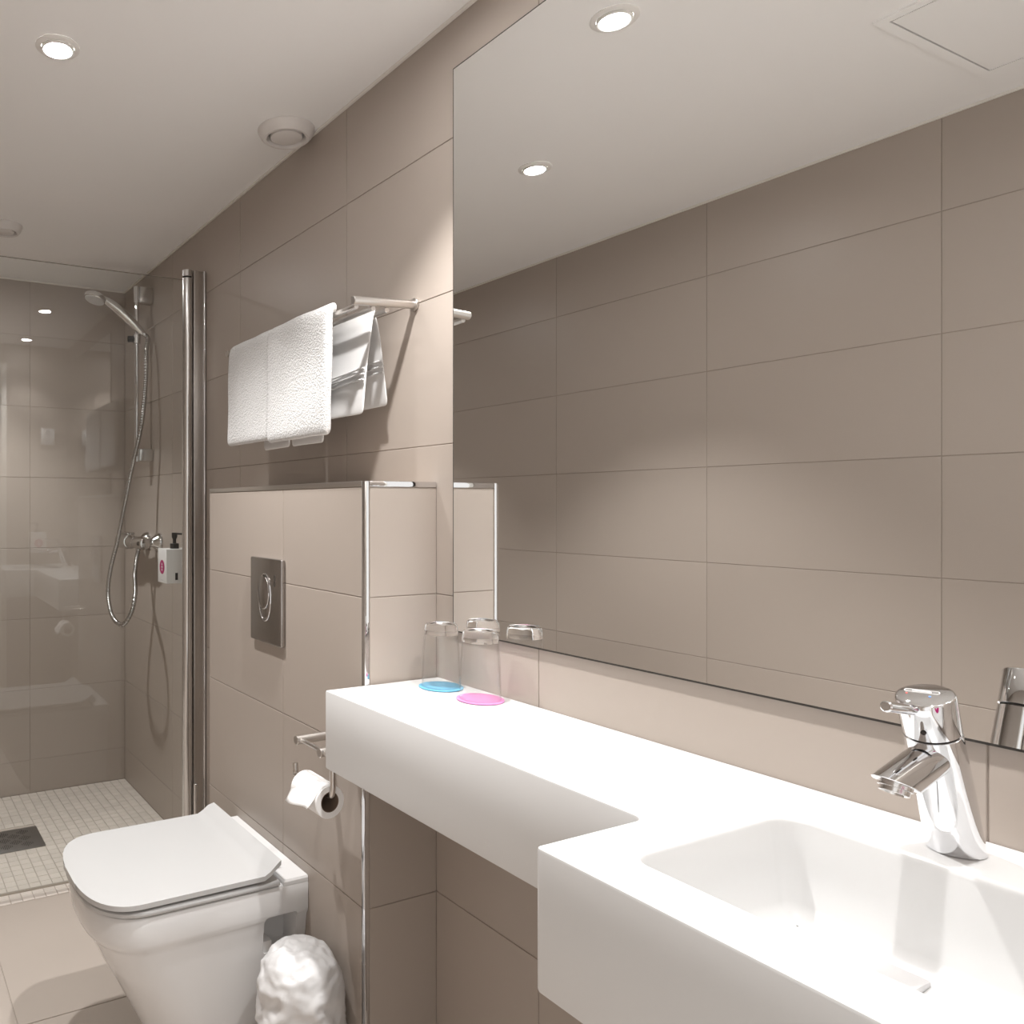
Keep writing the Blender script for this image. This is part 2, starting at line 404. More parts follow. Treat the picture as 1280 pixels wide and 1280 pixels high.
bm = nb(); loft(bm, [ringp(LA-0.0408, RB-0.0025), ringp(LA-0.0394, RB-0.0025)]); obj('joint_ring', bm, 'dark', ft)
bm = nb(); loft(bm, [ringp(LA-0.039, RB-0.0015), ringp(LA-0.0385, RB-0.0006), ringp(LA-0.002, RB), ringp(LA-0.0006, RB-0.0007), ringp(LA, RB-0.002)])
cap = obj('cap', bm, 'chrome', ft)
bm = nb(); cyl(bm, (0.892, 0.399, 1.022), (0.845, 0.3985, 1.0305), 0.0052, 20, 0.0012); obj('lever', bm, 'chrome', ft)
# spout
s0 = Vector((0.948, 0.399, 0.977)); s1 = Vector((0.8625, 0.399, 0.9555)); sd = (s1-s0).normalized()
ncut = Vector((-0.41, 0, -0.91)).normalized(); sa_, sb_ = Vector((-sd.z, 0, sd.x)), Vector((0, 1, 0))
def sring(base, r, seg=44): return [base+(sa_*math.cos(2*PI*k/seg)+sb_*math.sin(2*PI*k/seg))*r for k in range(seg)]
def scut(r, off=0.0): return [p+sd*(((s1+ncut*off)-p).dot(ncut)/sd.dot(ncut)) for p in sring(s0, r)]
bm = nb(); loft(bm, [sring(s0, 0.0165), sring(s0+sd*0.02, 0.0168), scut(0.0168, -0.0006), scut(0.0160, 0.0)])
obj('spout', bm, 'chrome', ft)
ac = s1-sd*0.001
bm = nb(); lathe(bm, ac, [(0.0135, -0.002), (0.0135, 0.004), (0.0118, 0.0045), (0.0118, 0.0085), (0.0100, 0.009), (0.0090, 0.006)], ncut, 36, True, True)
obj('aerator', bm, 'chrome_soft', ft)
bm = nb(); q = A0+ax*(LA-0.028)-a_*(RB-0.0008)+b_*(-0.004); cyl(bm, q+a_*0.001, q-a_*0.0016, 0.0022, 14, 0.0002); obj('set_screw', bm, 'dark', ft)
# marks on the cap: slot-shaped badge, red and blue dots
def on_cap(u, v, h=0.0003): return A1+a_*u+b_*v+ax*h
bm = nb()
slot = []
for k in range(17):
    q = -PI/2+PI*k/16; slot.append((0.0135+0.0024*math.cos(q), 0.0024*math.sin(q)))
for k in range(17):
    q = PI/2+PI*k/16; slot.append((-0.0135+0.0024*math.cos(q), 0.0024*math.sin(q)))
ca, sa = math.cos(0.12), math.sin(0.12)
loop = [on_cap(0.0045+(v*ca+u*sa*-0.9), 0.0042+(u*ca+v*sa)*0.85) for u, v in slot]
tube(bm, loop+[loop[0]], 0.00032, 6, False); tube(bm, [on_cap(0.0045+0.0075*sa*0.9, 0.0042-0.0075*ca), on_cap(0.0045-0.0075*sa*0.9, 0.0042+0.0075*ca)], 0.0007, 6)
obj('badge', bm, 'plastic', cap)
bm = nb(); cyl(bm, on_cap(-0.0027, 0.0138, -0.001), on_cap(-0.0027, 0.0138), 0.0009, 12, 0.0001); obj('hot_mark', bm, 'red_dot', cap)
bm = nb(); cyl(bm, on_cap(-0.0023, -0.0049, -0.001), on_cap(-0.0023, -0.0049), 0.0010, 12, 0.0001); obj('cold_mark', bm, 'blue_dot', cap)

# ------------------------------------------------------------------ tumblers upside down on coasters
for (x, y, colr, nm, hz) in ((0.974, 1.184, 'blue', 'blue', 0.994), (0.973, 1.077, 'pink', 'pink', 0.996)):
    z = ZT+0.0005
    bm = nb(); lathe(bm, (x, y, z), [(0.0395, 0), (0.0412, 0.0006), (0.0412, 0.0020), (0.0400, 0.0026), (0.036, 0.0022)], seg=48, cap0=True, cap1=True)
    o = obj('coaster', bm, colr, None, (x, y, z)); tag(o, 'round %s coaster on the white counter under a tumbler' % nm, 'coaster', 'round coasters under the tumblers')
    t = thing('tumbler', 'clear glass tumbler upside down on the %s coaster' % nm, 'glass', (x, y, z+0.0028), 'upturned tumblers on the counter')
    zb = z+0.0028; H = hz-zb
    bm = nb()
    lathe(bm, (x, y, zb), [(0.0348, 0.0012), (0.0354, 0.0), (0.0362, 0.0012), (0.0345, H*0.5), (0.0318, H*0.83), (0.0300, H*0.83), (0.0328, H*0.5), (0.0348, 0.0012)], seg=48)
    obj('wall', bm, 'tumbler', t)
    bm = nb()
    lathe(bm, (x, y, zb), [(0.0290, H*0.832), (0.0318, H*0.835), (0.0309, H*0.93), (0.0300, H*0.975), (0.0280, H), (0.022, H), (0.019, H-0.002)], seg=48, cap0=True, cap1=True)
    obj('thick_base', bm, 'tumbler_base', t)

# ------------------------------------------------------------------ towel rack and towels
RY, RXF, RZ = 1.336, 0.879, 1.634
rk = thing('towel_rack', 'brushed steel multi-bar towel rack on the tiled wall', 'towel rack', (XR, 1.65, RZ))
RY2 = 1.955
for yy in (RY, RY2):
    bm = nb(); cyl(bm, (RXF-0.004, yy, RZ-0.004), (XR-0.003, yy, RZ+0.004), 0.0088, 24); obj('arm', bm, 'steel', rk)
    bm = nb(); cyl(bm, (XR-0.006, yy, RZ+0.004), (XR-0.0003, yy, RZ+0.004), 0.0135, 24); obj('rosette', bm, 'steel', rk)
for xx, dz in ((0.887, -0.013), (0.928, -0.013), (0.962, -0.013)):
    bm = nb(); cyl(bm, (xx, RY+0.004, RZ+dz), (xx, RY2-0.004, RZ+dz), 0.0058, 18); obj('bar', bm, 'steel', rk)

def cloth(name, prof, y0, y1, th, m, parent=None, loc=None, nv=14, wav=0.003, seed=0, taper=None, sub=2, edge=0.0):
    """a towel: profile (x,z) swept along y, thickened and softened"""
    pr = [Vector(p) for p in prof]; bm = nb(); g = []
    L = [0]
    for i in range(1, len(pr)): L.append(L[-1]+(pr[i]-pr[i-1]).length)
    for i, p in enumerate(pr):
        row = []
        for j in range(nv+1):
            t = j/nv
            a = taper(i/(len(pr)-1)) if taper else (0, 0)
            y = (y0+a[0])*(1-t)+(y1+a[1])*t
            q = Vector((p.x, y, p.y))
            nz = noise.noise_vector(Vector((L[i]*9+seed*7.1, y*11, seed)))
            q += Vector((nz.x*wav, nz.y*wav*0.6, nz.z*wav*0.5))
            if edge: q.z += edge*math.sin(y*23+seed)*(1 if i in (0, len(pr)-1) else 0)
            row.append(bm.verts.new(q))
        g.append(row)
    for i in range(len(g)-1):
        for j in range(nv): bm.faces.new((g[i][j], g[i][j+1], g[i+1][j+1], g[i+1][j]))
    o = obj(name, bm, m, parent, loc, ang=180)
    md = o.modifiers.new('thick', 'SOLIDIFY'); md.thickness = th; md.offset = 0.0
    md = o.modifiers.new('soft', 'SUBSURF'); md.levels = sub; md.render_levels = sub
    return o
def arc(cx, cz, r, a0, a1, n): return [(cx+r*math.cos(math.radians(a0+(a1-a0)*k/n)), cz+r*math.sin(math.radians(a0+(a1-a0)*k/n))) for k in range(n+1)]
def drape(xb, zr, r, zf, zbk, fx=0.0, bx_=0.0, n=8):
    A = arc(xb, zr, r, 180, 0, 6)
    f = [(A[0][0]+fx*(1-k/n), zf+(A[0][1]-zf)*k/n) for k in range(n)]
    b = [(A[-1][0]+bx_*(k/n), A[-1][1]+(zbk-A[-1][1])*k/n) for k in range(1, n+1)]
    return f+A+b
# two bath towels over the front bars
tw = []
for (y0, y1, zf, zb, sd_, lab, xo) in ((1.412, 1.683, 1.366, 1.40, 1, 'white terry bath towel on the rack beside the loose hand towel', 0.0),
                                   (1.686, 1.925, 1.374, 1.40, 2, 'white terry bath towel on the rack at the shower end', 0.005)):
    t = thing('bath_towel', lab, 'towel', (RXF+0.01, (y0+y1)/2, zf), 'bath towels on the rack')
    # outer folded layer, thick; wraps both front bars
    pr = drape(0.887, 1.621, 0.0175, zf, zb, -0.004, 0.004)
    cloth('outer_fold', [(x+xo, z) for x, z in pr], y0, y1, 0.021, 'terry', t, nv=18, wav=0.004, seed=sd_, taper=lambda q: (0.085*min(1, max(0, (q-0.52)/0.10)) if sd_ == 1 else 0, 0))
    pr = [(0.917+xo+0.004*math.sin(k), 1.39-0.03*k/3) for k in range(4)]
    cloth('inner_fold', [(0.922, 1.59), (0.923, 1.52), (0.9245, 1.44), (0.9255, 1.385), (0.926, 1.360)], max(y0, 1.53)+0.002, min(y1, 1.83)-0.002, 0.005, 'weave', t, nv=10, wav=0.002, seed=5+sd_)
# hand towel over the rear bar, loose inverted V
ht = thing('hand_towel', 'thin white hand towel with woven band hanging on the rear bar', 'towel', (0.962, 1.5, 1.41))
ZA = RZ-0.005
pf = [(0.931, 1.409), (0.933, 1.432), (0.936, 1.46), (0.940, 1.50), (0.945, 1.55), (0.951, 1.60), (0.957, ZA-0.002)]
pb = [(0.968, ZA-0.002), (0.977, 1.60), (0.986, 1.55), (0.993, 1.50), (0.998, 1.46), (1.002, 1.432)]
tp = lambda s: (-0.012*(abs(2*s-1)), 0)
cloth('cloth_front', pf+[(0.9625, ZA+0.003)], 1.378, 1.64, 0.004, 'weave', ht, nv=14, wav=0.004, seed=9)
cloth('cloth_back', [(0.9625, ZA+0.003)]+pb, 1.392, 1.64, 0.004, 'weave', ht, nv=14, wav=0.004, seed=12)
for k, zz in enumerate((1.478, 1.490, 1.502)):
    x = 0.9375+(zz-1.478)*0.10
    bm = nb(); tube(bm, [(0.9905-(zz-1.478)*0.14, yy, zz+0.022+0.003*math.sin(yy*19)) for yy in [1.393+0.02*i for i in range(12)]], 0.0028, 8); obj('woven_band', bm, 'terry', ht)
    bm = nb(); tube(bm, [(x-0.0055+0.002*math.sin(yy*40), yy, zz+0.004*math.sin(yy*19)) for yy in [1.379+0.02*i for i in range(13)]], 0.0024, 8); obj('woven_band', bm, 'terry', ht)

# ------------------------------------------------------------------ toilet
TYc = 1.667
to = thing('toilet', 'white wall-hung toilet with closed lid under the flush plate', 'toilet', (0.62, TYc, 0.08))
def dring(xf, hw, xb, z, n=40, ex=2.6, fl=0.125):
    pts = [(xb, TYc-hw)]
    for k in range(n+1):
        q = PI*k/n   # near side -> front -> far side
        c, s = math.cos(q), math.sin(q)
        y = TYc-hw*math.copysign(abs(c)**(2/ex), c); x = xf+fl-fl*abs(s)**(2/ex)
        pts.append((x, y))
    pts.append((xb, TYc+hw))
    return [(x, y, z) for x, y in pts]
bm = nb()
lv = [(0.4060, 0.398, 0.178), (0.4045, 0.394, 0.182), (0.400, 0.392, 0.1845), (0.350, 0.397, 0.1838), (0.340, 0.400, 0.182), (0.331, 0.409, 0.1765), (0.322, 0.415, 0.175), (0.26, 0.446, 0.168), (0.18, 0.489, 0.157), (0.11, 0.524, 0.147), (0.085, 0.538, 0.142), (0.080, 0.546, 0.136)]
loft(bm, [dring(xf, hw, BX-0.0008, z) for z, xf, hw in lv], True, True)
bowl = obj('bowl', bm, 'ceramic', to, ang=50)
bm = nb()
def dback(z, hw, x0): return [(x0, TYc-hw, z), (BX-0.0008, TYc-hw, z), (BX-0.0008, TYc+hw, z), (x0, TYc+hw, z)]
loft(bm, [dback(0.4045, 0.1835, 0.797), dback(0.412, 0.1835, 0.798), dback(0.4165, 0.181, 0.801)])
bk = obj('back_shelf', bm, 'ceramic', to, ang=25)
cb = nb(); box(cb, 0.754, 0.832, TYc-0.24, TYc-0.120, 0.262, 0.345, bev=0.008)
cut(bowl, cb)
obj('fixing_cap', bx(0.7555, 0.778, TYc-0.166, TYc-0.135, 0.2625, 0.286, bev=0.002), 'plastic', to)
bm = nb(); loft(bm, [dring(0.391, 0.184, 0.785, 0.408), dring(0.386, 0.1875, 0.787, 0.411), dring(0.386, 0.1875, 0.787, 0.418), dring(0.390, 0.184, 0.785, 0.4205)])
obj('seat', bm, 'seat', to, ang=60)
# lid: flat, sweeping up into a ridge at the hinge
bm = nb(); rows_t = []; NXL, NYL = 46, 24
xf, xb, hw, fl, ex = 0.382, 0.792, 0.1885, 0.115, 2.7
for th_, sgn in ((0.0, 1), (-0.0105, -1)):
    rows = []
    for i in range(NXL+1):
        t = i/NXL; x = xf+(xb-xf)*(t**1.6 if t < 0.5 else t**1.6)
        if x < xf+fl: hwid = hw*max(0.0, 1-((xf+fl-x)/fl)**ex)**(1/ex)
        else: hwid = hw
        if i == 0: hwid = hw*0.30
        if x > 0.775: hwid = hw-0.006*((x-0.775)/0.017)
        z = 0.4375+th_
        if x > 0.748: s = min(1, (x-0.748)/0.044); z += 0.024*s*s*(3-2*s)
        rows.append([bm.verts.new((x, TYc+hwid*(2*j/NYL-1), z)) for j in range(NYL+1)])
    rows_t.append(rows)
    for i in range(NXL):
        for j in range(NYL): bm.faces.new((rows[i][j], rows[i][j+1], rows[i+1][j+1], rows[i+1][j]))
A, B = rows_t
bd = [(0, j) for j in range(NYL)]+[(i, NYL) for i in range(NXL)]+[(NXL, j) for j in range(NYL, 0, -1)]+[(i, 0) for i in range(NXL, 0, -1)]
for k in range(len(bd)):
    p, q = bd[k], bd[(k+1) % len(bd)]
    bm.faces.new((A[p[0]][p[1]], A[q[0]][q[1]], B[q[0]][q[1]], B[p[0]][p[1]]))
lid = obj('lid', bm, 'seat', to, ang=50)
md = lid.modifiers.new('bev', 'BEVEL'); md.width = 0.0025; md.segments = 2; md.limit_method = 'ANGLE'; md.angle_limit = math.radians(55)
for s in (-1, 1):
    bm = nb(); box(bm, 0.7925, 0.817, TYc+s*0.10-0.028, TYc+s*0.10+0.028, 0.4165, 0.436, bev=0.003); obj('hinge', bm, 'seat', to)

# ------------------------------------------------------------------ flush plate
fp = thing('flush_plate', 'satin chrome dual-flush plate with oval button above the toilet', 'flush plate', (BX, 1.67, 0.88))
PY0, PY1, PZ0, PZ1 = 1.587, 1.747, 0.892, 1.093
obj('plate', bx(BX-0.0125, BX-0.0005, PY0, PY1, PZ0, PZ1, bev=0.0035, seg=3), 'plate', fp)
def oval(bm, cy, cz, ry, rz, x0, x1, clip=None, seg=48):
    r0 = []; r1 = []; r2 = []
    for k in range(seg):
        q = 2*PI*k/seg; y, z = math.cos(q), math.sin(q)
        yy, zz = cy+ry*y, cz+rz*z
        r0.append((x0, yy, zz)); r1.append((x1+0.0012, yy, zz)); r2.append((x1, cy+(ry-0.002)*y, cz+(rz-0.002)*z))
    return loft(bm, [r0, r1, r2])
bcy, bcz = 1.668, 1.000
bm = nb(); tube(bm, [(BX-0.0127, bcy+0.030*math.cos(2*PI*k/48), bcz+0.056*math.sin(2*PI*k/48)) for k in range(49)], 0.0016, 8, False); obj('button_ring', bm, 'chrome', fp)
bm = nb(); tube(bm, [(BX-0.0165, bcy+0.0275*math.cos(PI*k/24), bcz+0.013-0.040*math.sin(PI*k/24)) for k in range(25)], 0.0013, 8, False); obj('button_ring', bm, 'chrome', fp)
bm = nb(); oval(bm, bcy, bcz+0.013, 0.0265, 0.039, BX-0.0120, BX-0.0185); obj('full_flush_button', bm, 'plate', fp)
bm = nb(); oval(bm, bcy, bcz-0.012, 0.0265, 0.040, BX-0.0115, BX-0.0140); obj('half_flush_button', bm, 'plate', fp)
bm = nb()
for k in range(2):
    tube(bm, [(BX-0.0127, 1.618+0.010*k*0+0.0035*math.sin(2*PI*q/16), 1.050-0.014*k+0.006*math.cos(2*PI*q/16)) for q in range(17)], 0.0007, 6, False)
obj('symbol', bm, 'dark', fp)

# ------------------------------------------------------------------ toilet roll holder and roll
HZ = 0.744
hl = thing('toilet_roll_holder', 'brushed steel double-post toilet roll holder on the ledge', 'roll holder', (BX, 1.35, HZ))
for yy in (1.393, 1.302):
    bm = nb(); cyl(bm, (0.776, yy, HZ-0.001), (BX-0.004, yy, HZ), 0.0092, 22); obj('post', bm, 'steel', hl)
    bm = nb(); cyl(bm, (BX-0.006, yy, HZ), (BX-0.0004, yy, HZ), 0.0130, 22); obj('rosette', bm, 'steel', hl)
bm = nb(); tube(bm, [(0.787, 1.393, HZ), (0.787, 1.302, HZ)], 0.0045, 12); obj('cross_rod', bm, 'steel', hl)
RZc, RXc = 0.6545, 0.787
RR = 0.0315
bm = nb(); tube(bm, spline([(0.787, 1.300, HZ), (0.787, 1.282, HZ-0.002), (0.787, 1.272, HZ-0.012), (0.787, 1.2695, HZ-0.03), (0.787, 1.2695, RZc+0.040), (0.787, 1.2695, RZc+0.028), (0.787, 1.274, RZc+0.0155), (0.787, 1.285, RZc+0.0123), (0.787, 1.32, RZc+0.0123), (0.787, 1.405, RZc+0.0123), (0.787, 1.412, RZc+0.020), (0.787, 1.414, RZc+0.036)], 6), 0.0056, 14); obj('hanger', bm, 'steel', hl)
tr = thing('toilet_roll', 'white toilet paper roll with loose folded sheet on the holder', 'toilet roll', (RXc, 1.335, RZc))
bm = nb(); lathe(bm, (RXc, 1.279, RZc), [(0.0195, 0.0005), (RR-0.001, 0.0), (RR, 0.001), (RR, 0.097), (RR-0.001, 0.098), (0.0195, 0.0975), (0.0195, 0.0005)], (0, 1, 0), 48); obj('paper', bm, 'paper', tr)
bm = nb(); lathe(bm, (RXc, 1.279, RZc), [(0.0185, 0.0003), (0.0194, 0.0003), (0.0194, 0.0977), (0.0185, 0.0977), (0.0185, 0.0003)], (0, 1, 0), 32); obj('core', bm, 'card', tr)
bm = nb(); g = []
prof = [(RXc+(RR+0.0012)*math.cos(math.radians(q)), RZc+(RR+0.0012)*math.sin(math.radians(q))) for q in range(60, 161, 10)]
prof += [(prof[-1][0]-0.005, prof[-1][1]-0.007), (prof[-1][0]-0.011, prof[-1][1]-0.014), (prof[-1][0]-0.017, prof[-1][1]-0.020)]
for i, (x, z) in enumerate(prof):
    s = max(0, i-6)/(len(prof)-7)
    y0, y1 = 1.281+0.004*s, 1.375+0.0*s
    g.append([bm.verts.new((x+0.004*s*s*math.sin(j*0.9), y0+(y1-y0)*j/8, z-(0.014*s*(j/8))+0.002*s)) for j in range(9)])
for i in range(len(g)-1):
    for j in range(8): bm.faces.new((g[i][j], g[i][j+1], g[i+1][j+1], g[i+1][j]))
sh = obj('loose_sheet', bm, 'paper', tr, ang=180); md = sh.modifiers.new('t', 'SOLIDIFY'); md.thickness = 0.0006

# ------------------------------------------------------------------ waste bin lined with a bag
bn = thing('waste_bin', 'small waste bin wrapped in a crumpled white plastic bag beside the toilet', 'bin', (0.770, 1.352, 0))
bc = Vector((0.769, 1.360, 0))
bm = nb(); lathe(bm, bc, [(0.058, 0.0), (0.060, 0.002), (0.073, 0.255), (0.075, 0.262), (0.072, 0.262)], seg=40, cap0=True, cap1=True); obj('bucket', bm, 'chrome_soft', bn)
bm = nb(); rings = []; seg = 90
prf = [(0.0640, 0.05), (0.0695, 0.10), (0.076, 0.15), (0.081, 0.195), (0.083, 0.225), (0.081, 0.252), (0.0785, 0.275), (0.075, 0.296), (0.068, 0.314), (0.056, 0.327), (0.040, 0.3335), (0.022, 0.3360), (0.004, 0.3365)]
prf = [(p.x, p.y) for p in spline([Vector((a, b, 0)) for a, b in prf], 5)]
for i, (rr, z) in enumerate(prf):
    row = []
    for k in range(seg):
        q = 2*PI*k/seg; p = Vector((rr*math.cos(q), rr*math.sin(q), z))
        up = min(1, max(0, (z-0.26)/0.07)); nrm = Vector((math.cos(q)*(1-0.7*up), math.sin(q)*(1-0.7*up), up)).normalized()
        d = 0.0
        for sc_, am in ((13, 0.0085), (27, 0.0042), (58, 0.0016)):
            w = noise.noise_vector(p*sc_*0.6+Vector((3, 1, 7)))*0.6
            d += am*(1-2.2*abs(noise.noise(p*sc_+w+Vector((sc_, 2.3, 0)))))
        p = bc+p+nrm*(d-0.003)
        row.append(p)
    rings.append(row)
loft(bm, rings, False, True)
for v in bm.verts: v.co.x = min(v.co.x, BX-0.0015)
obj('bag', bm, 'bag', bn, ang=180)

# ------------------------------------------------------------------ shower screen
sc = thing('shower_screen', 'clear glass pivoting shower screen hung on a chrome pole and wall profile', 'shower screen', (0.967, YG, 0))
DEL = math.radians(0.8)
def rot_h(x, y): # rotate about the hinge pole
    dx = x-0.967; return 0.967+dx*math.cos(DEL)+(y-YG)*math.sin(DEL), YG-dx*math.sin(DEL)+(y-YG)*math.cos(DEL)
def slab(x0, x1, y0, y1, z0, z1):
    bm = bx(x0, x1, y0, y1, z0, z1)
    for v in bm.verts: v.co.x, v.co.y = rot_h(v.co.x, v.co.y)
    return bm
obj('glass_pane', slab(0.05, 0.9505, YG-0.003, YG+0.003, 0.034, 1.978), 'pane', sc, smooth=False)
obj('top_edge', slab(0.05, 0.9505, YG-0.0031, YG+0.0031, 1.9782, 1.9792), 'glass_edge', sc, smooth=False)
obj('bottom_seal', slab(0.05, 0.9505, YG-0.004, YG+0.004, 0.028, 0.0337), 'seal', sc, smooth=False)
bm = nb(); lathe(bm, (0.967, YG, 0.03), [(0.0168, 0), (0.0175, 0.002), (0.0175, 1.954)], seg=32, cap0=True, cap1=True); obj('pole', bm, 'chrome_soft', sc)
bm = nb(); cyl(bm, (0.967, YG, 1.9842), (0.967, YG, 1.990), 0.0150, 28); obj('pole_gasket', bm, 'black', sc)
bm = nb(); cyl(bm, (0.967, YG, 1.9902), (0.967, YG, 2.012), 0.0172, 28); obj('pole_cap', bm, 'chrome_soft', sc)
obj('wall_profile', bx(0.9855, XR-0.0005, YG-0.012, YG+0.012, 0.0, 2.012, bev=0.0015), 'alu', sc)
bm = nb(); tube(bm, [(1.0245, YG-0.0135, 0.0), (1.0245, YG-0.0135, 2.012)], 0.0040, 14); obj('profile_bead', bm, 'chrome', sc)
bm = nb(); tube(bm, [(0.9885, YG-0.0128, 0.0), (0.9885, YG-0.0128, 2.010)], 0.0018, 8); obj('profile_lip', bm, 'alu', sc)
bm = nb(); cyl(bm, (0.9885, YG-0.021, 0.0), (0.9885, YG-0.021, 0.285), 0.0075, 20); obj('pivot_pin', bm, 'chrome_soft', sc)

# ------------------------------------------------------------------ shower set
RX, RYs = 0.967, 3.043
rs = thing('shower_rail', 'chrome riser rail with square brackets in the shower', 'shower rail', (XR, RYs, 1.39))
bm = nb(); cyl(bm, (RX, RYs, 1.395), (RX, RYs, 2.097), 0.0095, 24); obj('rail', bm, 'chrome', rs)
for z0_, z1_ in ((2.032, 2.095), (1.397, 1.447)):
    obj('bracket', bx(RX+0.008, XR-0.0005, RYs-0.020, RYs+0.020, z0_, z1_, bev=0.003), 'chrome_soft', rs)
    bm = nb(); cyl(bm, (RX, RYs, z0_-0.001), (RX, RYs, z1_+0.002), 0.0125, 24); obj('collar', bm, 'chrome', rs)
bm = nb(); cyl(bm, (RX, RYs, 1.868), (RX, RYs, 1.905), 0.0155, 24); obj('slider', bm, 'chrome_soft', rs)
bm = nb(); cyl(bm, (RX-0.012, RYs, 1.886), (RX-0.034, RYs+0.010, 1.886), 0.0125, 20); obj('slider_knob', bm, 'black', rs)
hs = thing('hand_shower', 'chrome hand shower with round head resting on the rail slider', 'hand shower', (0.95, 3.02, 1.9))
hp = [Vector((0.985, 3.012, 1.905)), Vector((0.962, 3.014, 1.925)), Vector((0.925, 3.018, 1.958)), Vector((0.885, 3.024, 1.992)), Vector((0.850, 3.029, 2.016)), Vector((0.824, 3.033, 2.030))]
bm = nb(); sp = spline(hp, 6); n_ = len(sp)
tube(bm, sp, [0.0100+0.0080*math.sin(PI*min(1, i/(n_-1)*1.0))**0.8+0.002*(i/(n_-1)) for i in range(n_)], 20); obj('handle', bm, 'chrome_soft', hs)
hd = Vector((-0.34, -0.10, -1)).normalized(); hc = Vector((0.798, 3.037, 2.034))
bm = nb(); lathe(bm, hc, [(0.012, -0.016), (0.030, -0.012), (0.042, -0.003), (0.0435, 0.004), (0.0425, 0.011), (0.039, 0.014)], hd, 40, True, True); obj('head', bm, 'chrome_soft', hs)
bm = nb(); lathe(bm, hc, [(0.0385, 0.0142), (0.037, 0.0160), (0.006, 0.0165)], hd, 40, True, True); obj('spray_face', bm, 'grey_plastic', hs)
bm = nb(); cyl(bm, (0.992, 3.010, 1.899), (0.978, 3.0125, 1.911), 0.0095, 20); obj('hose_nut', bm, 'chrome', hs)
# mixer
ZM = 1.072
mxr = thing('shower_mixer', 'chrome wall-mounted shower mixer bar with two escutcheons', 'shower mixer', (XR, 3.03, ZM))
for yy in (2.945, 3.095):
    bm = nb(); lathe(bm, (XR-0.0004, yy, ZM+0.003), [(0.037, 0), (0.037, 0.005), (0.031, 0.017), (0.019, 0.031), (0.0165, 0.036), (0.0165, 0.06)], (-1, 0, 0), 36, True, True); obj('escutcheon', bm, 'mixer', mxr)
bm = nb(); lathe(bm, (0.965, 2.925, ZM), [(0.016, 0), (0.0205, 0.002), (0.0210, 0.02), (0.0260, 0.03), (0.0260, 0.10), (0.0225, 0.115), (0.0225, 0.165), (0.0262, 0.175), (0.0262, 0.19)], (0, 1, 0), 36, True, True); obj('bar_body', bm, 'mixer', mxr)
bm = nb(); lathe(bm, (0.965, 3.117, ZM), [(0.025, 0), (0.030, 0.002), (0.0325, 0.06), (0.0315, 0.125), (0.026, 0.132)], (0, 1, 0), 36, True, True); obj('handle', bm, 'mixer', mxr)
bm = nb(); box(bm, 0.955, 0.989, 3.135, 3.215, ZM+0.029, ZM+0.038, bev=0.003); obj('handle_lever', bm, 'mixer', mxr)
bm = nb(); cyl(bm, (0.972, 3.040, ZM-0.034), (0.972, 3.040, ZM-0.012), 0.0105, 22); obj('hose_outlet', bm, 'mixer', mxr)
# hose, ribbed
pts = [Vector((0.993, 3.0095, 1.898)), Vector((1.001, 3.004, 1.884))]
for px, py, xx in ((183, 440, 0.985), (182, 480, 0.975), (177, 530, 0.955), (165, 585, 0.925), (157, 625, 0.903), (147, 675, 0.878), (138.5, 710, 0.862), (135, 740, 0.852), (140, 769, 0.852), (152.5, 781, 0.866), (164, 766, 0.890), (169, 742, 0.915), (168.5, 718, 0.945)):
    pts.append(px_at(px, py, xx))
pts += [Vector((0.968, 3.041, ZM-0.055)), Vector((0.972, 3.040, ZM-0.036))]
sp = spline(pts, 22); res = []; rad = []; acc = 0
fine = [sp[0]]
for i in range(1, len(sp)):
    seg_l = (sp[i]-sp[i-1]).length; n = max(1, int(seg_l/0.0022))
    for k in range(1, n+1): fine.append(sp[i-1].lerp(sp[i], k/n))
bm = nb(); tube(bm, fine, [0.0078 if (i//2) % 2 else 0.0092 for i in range(len(fine))], 10)
o = obj('shower_hose', bm, 'hose', None, (0.95, 3.05, 0.75), ang=80); tag(o, 'ribbed metal shower hose looping down below the mixer', 'hose')

